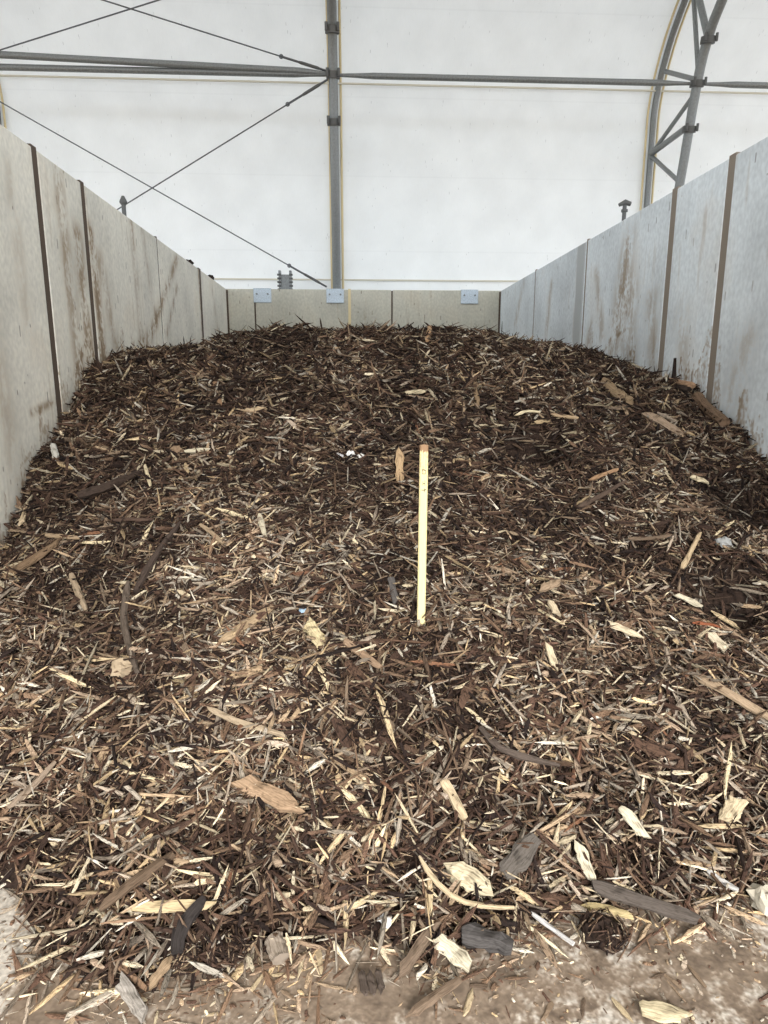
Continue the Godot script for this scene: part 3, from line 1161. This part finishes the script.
# a piece lying along the photographed line; wpx is its width in pixels
func piece(called: String, line: Array, wpx: float, col: Color, label: String, category: String, thick := 0.6, ends := [0.5, 0.4], up := 0.012, boxy := 0.5, sides := 7, rough := 0.2) -> void:
	var pts := []
	for q in line:
		var at := hit(q[0], q[1])
		at.x = clampf(at.x, XL + 0.1, XR - 0.1)
		pts.append(at)
	var mid: Vector3 = pts[pts.size() / 2] if pts.size() > 2 else (pts[0] + pts[1]) / 2.0
	var half := 0.5 * wpx / FOCAL * mid.distance_to(Vector3(0, EYE, 0))
	var n := normal_at(mid.x, -mid.z)
	var on_floor := mid.y < 0.01
	var fine := []
	var ws := []
	var ts := []
	var steps := 7
	var r := RandomNumberGenerator.new()
	r.seed = int(line[0][0] * 31 + line[0][1])
	var lenp := pts.size() - 1
	for i in steps + 1:
		var t := float(i) / steps * lenp
		var k := mini(int(t), lenp - 1)
		var f := t - k
		var a: Vector3 = pts[maxi(k - 1, 0)]
		var p: Vector3 = Vector3(pts[k]).cubic_interpolate(pts[k + 1], a, pts[mini(k + 2, lenp)], f)
		fine.append(p - mid + n * (up * 1.15 + 0.004 + half * thick * (0.8 if on_floor else 0.35)))
		var g := float(i) / steps
		var e := 1.0
		if g < 0.15: e = lerpf(ends[0], 1.0, g / 0.15)
		if g > 0.75: e = lerpf(1.0, ends[1], (g - 0.75) / 0.25)
		ws.append(half * e * r.randf_range(0.88, 1.1))
		ts.append(half * thick * (0.3 + 0.7 * e))
	var o := put(called, sweep(fine, ws, ts, n, sides, false, rough, r.seed, boxy, half * 1.1 if boxy > 0.3 else 0.0), wood(col), null, Transform3D(Basis(), mid))
	tag(o, label, category)


func lump(called: String, px: float, py: float, wpx: float, col: Color, label: String, category: String, squash := 0.75, mt: Material = null) -> void:
	var p := hit(px, py)
	var r := 0.5 * wpx / FOCAL * p.distance_to(Vector3(0, EYE, 0))
	var o := put(called, clod_mesh(r, int(px + py), squash), mt if mt else wood(col), null, Transform3D(Basis(), p + normal_at(p.x, -p.z) * r * 0.45))
	tag(o, label, category)


# a crumbly clod: a dark core stuck all over with wood fibres
func clod(px: float, py: float, wpx: float, label: String, squash: float) -> void:
	var p := hit(px, py)
	var r := 0.5 * wpx / FOCAL * p.distance_to(Vector3(0, EYE, 0))
	var root := base("clod", p + Vector3(0, r * squash * 0.3, 0))
	tag(root, label, "clod")
	put("core", clod_mesh(r * 0.85, int(px + py), squash), M.soil, root)
	var rows := PackedFloat32Array()
	for i in 170:
		var v := Vector3(rng.randfn(), absf(rng.randfn()) - 0.15, rng.randfn()).normalized()
		var o := Vector3(v.x * r, v.y * r * squash, v.z * r) * rng.randf_range(0.78, 1.0)
		var dir := (v.cross(Vector3(rng.randfn(), rng.randfn(), rng.randfn())).normalized() + v * rng.randf_range(-0.2, 0.4)).normalized()
		var side := dir.cross(v).normalized()
		var nn := side.cross(dir)
		var l := rng.randf_range(0.014, 0.045)
		var w := rng.randf_range(0.0025, 0.006)
		var c := chip_colour(0.75)
		rows.append_array([dir.x * l, nn.x * w, side.x * w, o.x, dir.y * l, nn.y * w, side.y * w, o.y, dir.z * l, nn.z * w, side.z * w, o.z, c.r, c.g, c.b, 1.0])
	var mm := MultiMesh.new()
	mm.transform_format = MultiMesh.TRANSFORM_3D
	mm.use_colors = true
	mm.mesh = chip_mesh(3, 1)
	mm.instance_count = rows.size() / 16
	mm.buffer = rows
	var mi := MultiMeshInstance3D.new()
	mi.name = "fibres"
	mi.multimesh = mm
	mi.material_override = M.chip
	mi.set_meta("kind", "stuff")
	root.add_child(mi, true)


func landmarks() -> void:
	var bark := rgb(78, 62, 52)
	var grey_bark := rgb(96, 88, 80)
	var tan := rgb(184, 152, 112)
	var pale := rgb(226, 204, 160)
	var cream := rgb(222, 206, 172)
	var brown := rgb(120, 92, 68)
	var straw := rgb(222, 194, 132)
	piece("wood_splinter", [[221, 645], [271, 613]], 10, tan, "long tan split of wood left of the stake's foot", "wood splinter")
	piece("branch", [[140, 597], [158, 562], [184, 528]], 7, bark, "straight dark brown branch pointing up the slope", "branch", 0.9, [0.8, 0.5], 0.02, 0.0)
	piece("branch", [[131, 588], [127, 625], [140, 677]], 6.5, rgb(104, 88, 74), "curved grey-brown branch ending at a pale cut block", "branch", 0.9, [0.7, 0.7], 0.022, 0.0)
	lump("wood_block", 124, 672, 20, rgb(206, 178, 140), "pale knobbly wood block at the end of the curved branch", "wood block")
	piece("wood_chunk", [[240, 788], [268, 802], [301, 816]], 17, rgb(176, 140, 104), "thick tan wood chunk with a tapering split end", "wood chunk", 0.7, [0.75, 0.2], 0.02)
	piece("branch", [[104, 916], [140, 888], [176, 862]], 9, rgb(112, 88, 66), "brown branch lying near the lower left toe of the pile", "branch", 0.8, [0.5, 0.8], 0.022, 0.1)
	piece("wood_chip", [[399, 455], [399, 487]], 8.5, rgb(206, 166, 118), "orange-tan wood chip standing beside the stake's upper end", "wood chip", 0.4, [0.35, 0.8], 0.02)
	piece("wood_block", [[310, 630], [323, 647]], 13, rgb(230, 206, 152), "bright pale yellow wood block below the stake", "wood block", 0.7, [0.9, 0.9], 0.014, 0.9)
	lump("plastic_scrap", 305, 612, 11, rgb(150, 170, 186), "small pale blue scrap in the mulch", "scrap", 0.4, mat(rgb(150, 172, 190), 0.4))
	for q in [[340, 457, 8, rgb(206, 202, 200), "small grey-white fragment, first of three in a row"], [351, 456, 9, rgb(220, 217, 212), "brightest white fragment, middle of three in a row"], [361, 458, 8, rgb(212, 208, 200), "white fragment nearest the orange-tan chip"]]:
		lump("white_fragment", q[0], q[1], q[2], q[3], q[4], "fragment", 0.7, mat(q[3], 0.7))
	piece("bark_chunk", [[459, 941], [485, 946], [509, 953]], 17, rgb(84, 78, 74), "rounded dark grey bark chunk at the toe of the pile", "bark chunk", 0.7, [0.8, 0.6], 0.012, 0.1)
	piece("wood_chip", [[433, 946], [450, 958], [467, 974]], 15, cream, "pale pointed wood chip beside the dark bark chunk", "wood chip", 0.35, [0.15, 0.8], 0.014)
	piece("wood_chip", [[448, 877], [468, 884], [490, 895]], 19, rgb(216, 196, 156), "large jagged pale wood slab above the curved root", "wood chip", 0.3, [0.6, 0.5], 0.02, 0.5, 9, 0.32)
	piece("plank", [[590, 893], [640, 908], [694, 926]], 12, rgb(98, 86, 76), "long dark grey weathered plank at the right toe of the pile", "plank", 0.5, [0.7, 0.6], 0.026, 0.8)
	piece("wood_splinter", [[584, 915], [606, 918], [632, 925]], 9, straw, "pale yellow splinter under the dark grey plank", "wood splinter", 0.5, [0.3, 0.5], 0.012)
	piece("wood_chip", [[578, 850], [582, 866], [593, 886]], 10, cream, "cream wood chip standing above the dark grey plank", "wood chip", 0.4, [0.7, 0.35], 0.02)
	piece("weathered_stick", [[704, 876], [718, 886], [735, 896]], 4.5, rgb(198, 192, 184), "silvery white stick near the right toe of the pile", "stick", 0.8, [0.5, 0.8], 0.02, 0.0)
	lump("stone", 764, 905, 24, rgb(228, 214, 186), "pale cream stone at the right toe of the pile", "stone", 0.8)
	piece("weathered_stick", [[529, 918], [552, 934], [573, 950]], 4.5, rgb(216, 210, 204), "thin whitish stick lying half on the bare floor", "stick", 0.7, [0.4, 0.9], 0.008, 0.0)
	piece("root", [[417, 864], [432, 888], [455, 907], [482, 914], [511, 915]], 4.5, rgb(212, 184, 140), "long curved pale root crossing the toe of the pile", "root", 0.9, [0.5, 0.6], 0.024, 0.0)
	clod(602, 936, 40, "brown fibrous clod at the edge of the floor below the plank", 0.6)
	piece("wood_stub", [[273, 942], [277, 953], [281, 965]], 16, rgb(150, 132, 112), "short cut branch stub on the bare floor edge", "wood stub", 0.8, [0.9, 0.95], 0.008, 0.0, 10, 0.06)
	piece("weathered_stick", [[121, 986], [132, 1004], [145, 1023]], 11, rgb(176, 164, 150), "grey peeling wood piece lying on the dirty floor", "wood piece", 0.6, [0.6, 0.8], 0.004)
	piece("wood_splinter", [[151, 990], [162, 976], [173, 960]], 8, rgb(158, 128, 94), "tan stick pointing at the charred branch", "stick", 0.7, [0.6, 0.8], 0.01)
	piece("charred_branch", [[178, 960], [183, 935], [205, 905]], 11, rgb(58, 50, 46), "blackened twisted branch at the lower left toe", "branch", 0.8, [0.9, 0.5], 0.026, 0.1)
	clod(186, 958, 26, "dark clod under the blackened branch", 0.7)
	clod(228, 952, 34, "wide dark clod between the blackened branch and the cut stub", 0.5)
	piece("wood_chip", [[640, 1014], [660, 1016], [684, 1022]], 15, rgb(224, 202, 156), "pale chip lying alone on the right of the bare floor", "wood chip", 0.3, [0.7, 0.5], 0.003)
	for q in [[[361, 976], [366, 1000], "left dark splinter of a bundle on the bare floor"], [[369, 978], [374, 1000], "middle dark splinter of a bundle on the bare floor"], [[378, 976], [382, 997], "right dark splinter of a bundle on the bare floor"]]:
		piece("wood_splinter", [q[0], q[1]], 6, rgb(96, 80, 68), q[2], "wood splinter", 0.7, [0.5, 0.4], 0.004)
	piece("plank", [[134, 914], [170, 913], [212, 911]], 9, rgb(214, 184, 134), "pale flat lath below the brown branch at the toe", "lath", 0.4, [0.5, 0.7], 0.02, 0.8)
	piece("wood_splinter", [[402, 976], [420, 952], [437, 928]], 10, rgb(128, 104, 82), "brown split stick beside the pale pointed chip", "stick", 0.6, [0.5, 0.6], 0.012)
	piece("wood_splinter", [[410, 1021], [434, 1003], [460, 984]], 8, rgb(136, 110, 86), "brown stick lying out on the bare floor", "stick", 0.6, [0.3, 0.6], 0.004)
	piece("wood_chip", [[618, 811], [628, 822], [642, 841]], 9, cream, "cream chip with a notch on the right of the slope", "wood chip", 0.4, [0.5, 0.9], 0.02)
	piece("wood_chip", [[735, 806], [722, 826]], 13, rgb(222, 196, 152), "broad pale chip far right on the lower slope", "wood chip", 0.3, [0.8, 0.7], 0.02)
	piece("wood_chunk", [[439, 786], [449, 802], [461, 824]], 9.5, rgb(208, 180, 138), "pale round stick below the dark bent branch", "stick", 0.8, [0.8, 0.6], 0.02, 0.1)
	piece("branch", [[478, 732], [492, 748], [510, 758], [556, 770]], 7, rgb(100, 84, 72), "dark bent branch below the stake", "branch", 0.8, [0.8, 0.5], 0.022, 0.1)
	piece("wood_splinter", [[688, 678], [724, 698], [766, 724]], 9, rgb(176, 146, 112), "long tan splinter far right on the slope", "wood splinter", 0.6, [0.4, 0.7], 0.022)
	piece("bark_chunk", [[500, 880], [516, 862], [533, 843]], 17, rgb(104, 94, 84), "wide dark grey bark flake on the lower slope", "bark flake", 0.25, [0.6, 0.6], 0.022)
	piece("wood_splinter", [[210, 716], [245, 730], [286, 742]], 6, rgb(182, 156, 122), "long thin tan splinter on the left slope", "wood splinter", 0.6, [0.4, 0.8], 0.022)
	piece("wood_splinter", [[8, 814], [30, 794], [55, 768]], 6, rgb(154, 130, 106), "grey-tan stick at the left of the lower slope", "stick", 0.7, [0.5, 0.5], 0.02, 0.0)
	lump("white_fragment", 386, 923, 13, rgb(222, 219, 213), "white scrap above the dark floor splinters", "scrap", 0.6, mat(rgb(222, 219, 213), 0.7))
	lump("white_fragment", 183, 861, 12, rgb(218, 212, 200), "white scrap beside the upper end of the brown branch", "scrap", 0.4, mat(rgb(218, 212, 200), 0.7))
	lump("white_fragment", 201, 866, 10, rgb(222, 222, 220), "greyish white scrap right of the brown branch", "scrap", 0.5, mat(rgb(220, 222, 222), 0.7))
	piece("wood_chunk", [[604, 386], [618, 400], [634, 409]], 10, rgb(150, 122, 88), "curved tan chunk near the right wall", "wood chunk", 0.6, [0.6, 0.7], 0.03)
	piece("wood_chunk", [[694, 403], [706, 415], [720, 430]], 11, rgb(132, 102, 76), "short brown log against the right wall", "log", 0.9, [0.9, 0.8], 0.03, 0.0, 9, 0.06)
	piece("bark_chunk", [[686, 398], [702, 388]], 9, rgb(72, 56, 46), "dark bark chunk behind the short brown log", "bark chunk", 0.8, [0.8, 0.6], 0.03)
	piece("wood_block", [[695, 394], [696, 385]], 8, rgb(196, 150, 110), "orange cut log end beside the right wall", "log end", 0.8, [0.9, 0.9], 0.04, 0.0, 9, 0.06)
	upright("twig", 672, 384, 675, 358, 4, rgb(58, 44, 38), "dark twig standing up beside the right wall joint", 0.0)
	upright("twig", 674, 384, 690, 366, 3.5, rgb(58, 44, 38), "dark twig leaning away from the right wall joint", 0.0)
	piece("wood_chip", [[430, 332], [427, 348]], 4.5, rgb(204, 156, 108), "orange-tan chip standing near the crest of the pile", "wood chip", 0.5, [0.4, 0.8], 0.04)
	lump("stone", 178, 456, 15, rgb(172, 138, 104), "round tan stone on the upper left slope", "stone", 0.8)
	piece("branch", [[82, 500], [112, 491], [142, 478]], 9, rgb(72, 56, 46), "wide dark branch on the upper left slope", "branch", 0.8, [0.6, 0.5], 0.03, 0.1)
	piece("bark_chunk", [[8, 582], [30, 570], [62, 547]], 10, rgb(126, 98, 70), "brown bark strip at the left of the slope", "bark strip", 0.5, [0.3, 0.6], 0.024)
	piece("wood_splinter", [[588, 486], [602, 480], [616, 475]], 4, rgb(168, 126, 88), "orange splinter on the upper right slope", "wood splinter", 0.6, [0.5, 0.6], 0.03)
	piece("wood_splinter", [[690, 629], [704, 630], [717, 633]], 3.5, rgb(170, 92, 56), "reddish strip on the right slope", "wood splinter", 0.5, [0.5, 0.6], 0.024)
	lump("stone", 722, 546, 14, rgb(188, 188, 184), "pale grey stone on the right slope", "stone", 0.7)
	piece("wood_splinter", [[76, 580], [83, 596], [92, 616]], 6, rgb(176, 150, 118), "pale tan twig left of the two branches", "twig", 0.7, [0.8, 0.4], 0.022, 0.1)
	piece("bark_chunk", [[389, 585], [394, 610]], 8, rgb(110, 102, 96), "smooth grey bark piece left of the stake's foot", "bark chunk", 0.6, [0.8, 0.7], 0.02)
	piece("wood_splinter", [[345, 647], [362, 660], [381, 673]], 8, rgb(166, 132, 100), "tan stick below and left of the stake's foot", "stick", 0.6, [0.8, 0.5], 0.022)
	piece("wood_chip", [[606, 628], [622, 634], [638, 642]], 7, rgb(224, 200, 160), "pale splinter on the middle right slope", "wood chip", 0.5, [0.7, 0.4], 0.022)
	piece("wood_chip", [[545, 650], [552, 672]], 8, rgb(222, 198, 156), "pale upright chip right below the stake", "wood chip", 0.4, [0.6, 0.5], 0.022)
	piece("wood_chip", [[707, 640], [723, 656]], 10, rgb(224, 204, 168), "bright square-ended chip above the long tan splinter", "wood chip", 0.4, [0.6, 0.9], 0.024)
	for q in [
		[[[516, 421], [526, 416], [540, 417]], 3.0, pale, "pale curved twig at the lip of the dark hollow", "twig"],
		[[[552, 420], [578, 423]], 4.0, tan, "tan splinter right of the dark hollow", "wood splinter"],
		[[[644, 419], [662, 429], [680, 441]], 9.0, rgb(164, 136, 108), "tan log piece halfway between dark hollow and blue-grey wall", "log"],
		[[[576, 513], [600, 500], [623, 487]], 5.0, rgb(92, 72, 58), "dark brown stick below the orange splinter", "stick"],
		[[[671, 517], [714, 517]], 4.0, rgb(134, 106, 82), "brown strip above the pale grey stone", "bark strip"],
		[[[676, 573], [694, 537]], 4.5, rgb(196, 166, 124), "tan splinter leaning left of the pale grey stone", "wood splinter"],
		[[[628, 546], [650, 546], [670, 543]], 4.0, rgb(122, 98, 76), "brown forked stick left of the pale grey stone", "stick"],
		[[[686, 482], [702, 488]], 5.5, pale, "pale chip high beside the blue-grey wall slope", "wood chip"],
		[[[669, 601], [682, 606], [695, 612]], 6.0, cream, "cream chip just above the reddish strip", "wood chip"],
		[[[474, 389], [477, 411]], 5.0, rgb(160, 128, 92), "tan upright chip above and right of the stake's top", "wood chip"],
		[[[408, 398], [428, 396]], 4.5, pale, "pale short stick above the stake's top", "stick"],
		[[[541, 597], [560, 589]], 9.0, rgb(168, 138, 106), "tan broad chip right of the stake's foot", "wood chip"],
		[[[546, 608], [554, 621]], 7.0, rgb(206, 182, 144), "pale chip under the tan broad chip", "wood chip"],
		[[[244, 418], [263, 415]], 7.0, rgb(206, 174, 130), "pale tan chip on the upper slope right of the round tan stone", "wood chip"],
		[[[217, 389], [222, 411]], 8.0, rgb(156, 116, 82), "orange-brown flat chip high above the round tan stone", "wood chip"],
		[[[188, 457], [212, 455]], 4.5, cream, "cream splinter touching the round tan stone", "wood splinter"],
		[[[148, 471], [154, 493]], 3.5, pale, "thin pale stick above the wide dark branch end", "stick"],
		[[[260, 522], [266, 544]], 5.5, cream, "cream pointed chip on the slope left of the stake", "wood chip"],
		[[[117, 527], [154, 527]], 4.5, rgb(98, 74, 60), "dark brown stick above the straight dark branch", "stick"],
		[[[21, 507], [27, 528]], 6.5, rgb(206, 178, 138), "pale tan chip beside the warm grey wall", "wood chip"],
		[[[56, 449], [59, 465]], 5.5, rgb(196, 190, 178), "whitish peel near the warm grey wall", "peel"],
		[[[50, 541], [84, 546]], 4.5, rgb(176, 146, 110), "tan splinter beside the brown bark strip", "wood splinter"],
		[[[201, 531], [212, 540], [223, 550]], 4.5, rgb(168, 140, 106), "tan stick right of the straight dark branch", "stick"],
	]:
		piece("wood_piece" if q[4] != "twig" else "twig", q[0], q[1], q[2], q[3], q[4], 0.6, [0.6, 0.5], 0.03)


func upright(called: String, x0: float, y0: float, x1: float, y1: float, wpx: float, col: Color, label: String, lean: float) -> void:
	var a := hit(x0, y0)
	var d := ray(x1, y1)
	var b := Vector3(0, EYE, 0) + d * ((a.z + lean) / d.z)
	var r := 0.5 * wpx / FOCAL * a.distance_to(Vector3(0, EYE, 0))
	var u := b - a
	var o := put(called, sweep([u * -0.3, u * 0.4 + Vector3(0.006, 0, 0), u], [r, r * 0.9, r * 0.6], [r, r * 0.9, r * 0.6], Vector3(0, 0, 1), 6, false, 0.12, 3), wood(col), null, Transform3D(Basis(), a))
	tag(o, label, "twig")


# ------------------------------------------------------------------ the larger loose chips, one by one
func zone(p: Vector3) -> String:
	var foot := hit(421, 625)
	if Vector2(p.x - foot.x, p.z - foot.z).length() < 0.42: return "close around the stake"
	if p.y < 0.16: return "along the toe of the pile"
	if p.x < -1.15: return "below the warm grey wall"
	if p.x > 1.5: return "below the blue-grey wall"
	if -p.z > 3.7: return "high on the slope behind the stake"
	if p.x < foot.x - 0.42: return "on the open slope between stake and warm grey wall" if p.y > 0.42 else "on the lower slope towards the warm grey wall"
	return "on the open slope between stake and blue-grey wall" if p.y > 0.42 else "on the lower slope towards the blue-grey wall"


func loose_chips() -> void:
	# name, look, category, shape, colours, how many, length from, length to
	var sets := [
		["wood_chip", "long pale straw-coloured splinter", "wood chip", 0, [rgb(222, 202, 164), rgb(208, 184, 146)], 40, 0.10, 0.16],
		["wood_chip", "short pale cream wood chip", "wood chip", 1, [rgb(220, 206, 178), rgb(206, 190, 160)], 36, 0.05, 0.075],
		["wood_chip", "flat tan wood chip", "wood chip", 1, [rgb(172, 146, 116), rgb(160, 134, 106)], 40, 0.07, 0.11],
		["wood_chip", "weathered grey splinter", "wood chip", 0, [rgb(152, 140, 124), rgb(136, 122, 106)], 40, 0.08, 0.15],
		["bark_strip", "dark brown bark strip", "bark strip", 1, [rgb(92, 70, 56), rgb(78, 59, 48)], 36, 0.08, 0.14],
		["wood_chip", "reddish brown splinter", "wood chip", 0, [rgb(136, 98, 74), rgb(122, 88, 68)], 30, 0.08, 0.14],
		["twig", "thin dark twig", "twig", 2, [rgb(96, 76, 62), rgb(82, 66, 55)], 24, 0.10, 0.2],
		["twig", "thin tan twig", "twig", 2, [rgb(166, 140, 110), rgb(150, 126, 100)], 16, 0.10, 0.2],
	]
	for s in sets:
		var meshes := []
		for k in 6: meshes.append(chip_mesh(s[3], 20 + k))
		for i in int(s[5]):
			# over the visible slope, nearer pieces more often
			var px := rng.randf_range(10, 758)
			var py := lerpf(915.0, 430.0, pow(rng.randf(), 1.25))
			var p := hit(px, py)
			if p.x < XL + 0.12 or p.x > XR - 0.12 or p.y <= 0.02: p = hit(rng.randf_range(200, 560), rng.randf_range(640, 900))
			var n := (normal_at(p.x, -p.z) + Vector3(rng.randfn(0, 0.22), 0, rng.randfn(0, 0.22))).normalized()
			var a := rng.randf() * TAU
			var dir := Vector3(cos(a), 0, sin(a))
			dir = (dir - n * dir.dot(n)).normalized()
			var l := rng.randf_range(s[6], s[7])
			var w := l * ([0.13, 0.26, 0.05][s[3]] as float) * rng.randf_range(0.75, 1.3)
			var t := w * ([0.6, 0.35, 0.9][s[3]] as float)
			var cols: Array = s[4]
			var at := zone(p)
			var o := put(s[0], meshes[rng.randi() % 6], dirty(cols[rng.randi() % cols.size()]), null, Transform3D(Basis(dir * l, n * t, dir.cross(n) * w), p + n * (0.012 + t * 0.4)))
			tag(o, "%s lying %s" % [s[1], at], s[2], "%ss %s" % [s[1], at])
	var fm := []
	for k in 5: fm.append(chip_mesh(k % 2, 40 + k))
	for i in 22:
		var p := hit(rng.randf_range(20, 750), rng.randf_range(955, 1018))
		if p.y > 0.005: continue
		var a := rng.randf() * TAU
		var dir := Vector3(cos(a), 0, sin(a))
		var l := rng.randf_range(0.025, 0.06)
		var w := l * 0.28
		var o := put("wood_chip", fm[i % 5], wood([rgb(206, 178, 134), rgb(150, 122, 94), rgb(112, 90, 70)][i % 3], 0.88, 0.34), null, Transform3D(Basis(dir * l, Vector3.UP * w * 0.4, dir.cross(Vector3.UP) * w), p + Vector3(0, w * 0.2, 0)))
		var look: String = ["pale", "tan", "dark brown"][i % 3]
		tag(o, "small %s wood chip lying alone on the bare dirty concrete floor" % look, "wood chip", "small %s chips on the bare floor" % look)
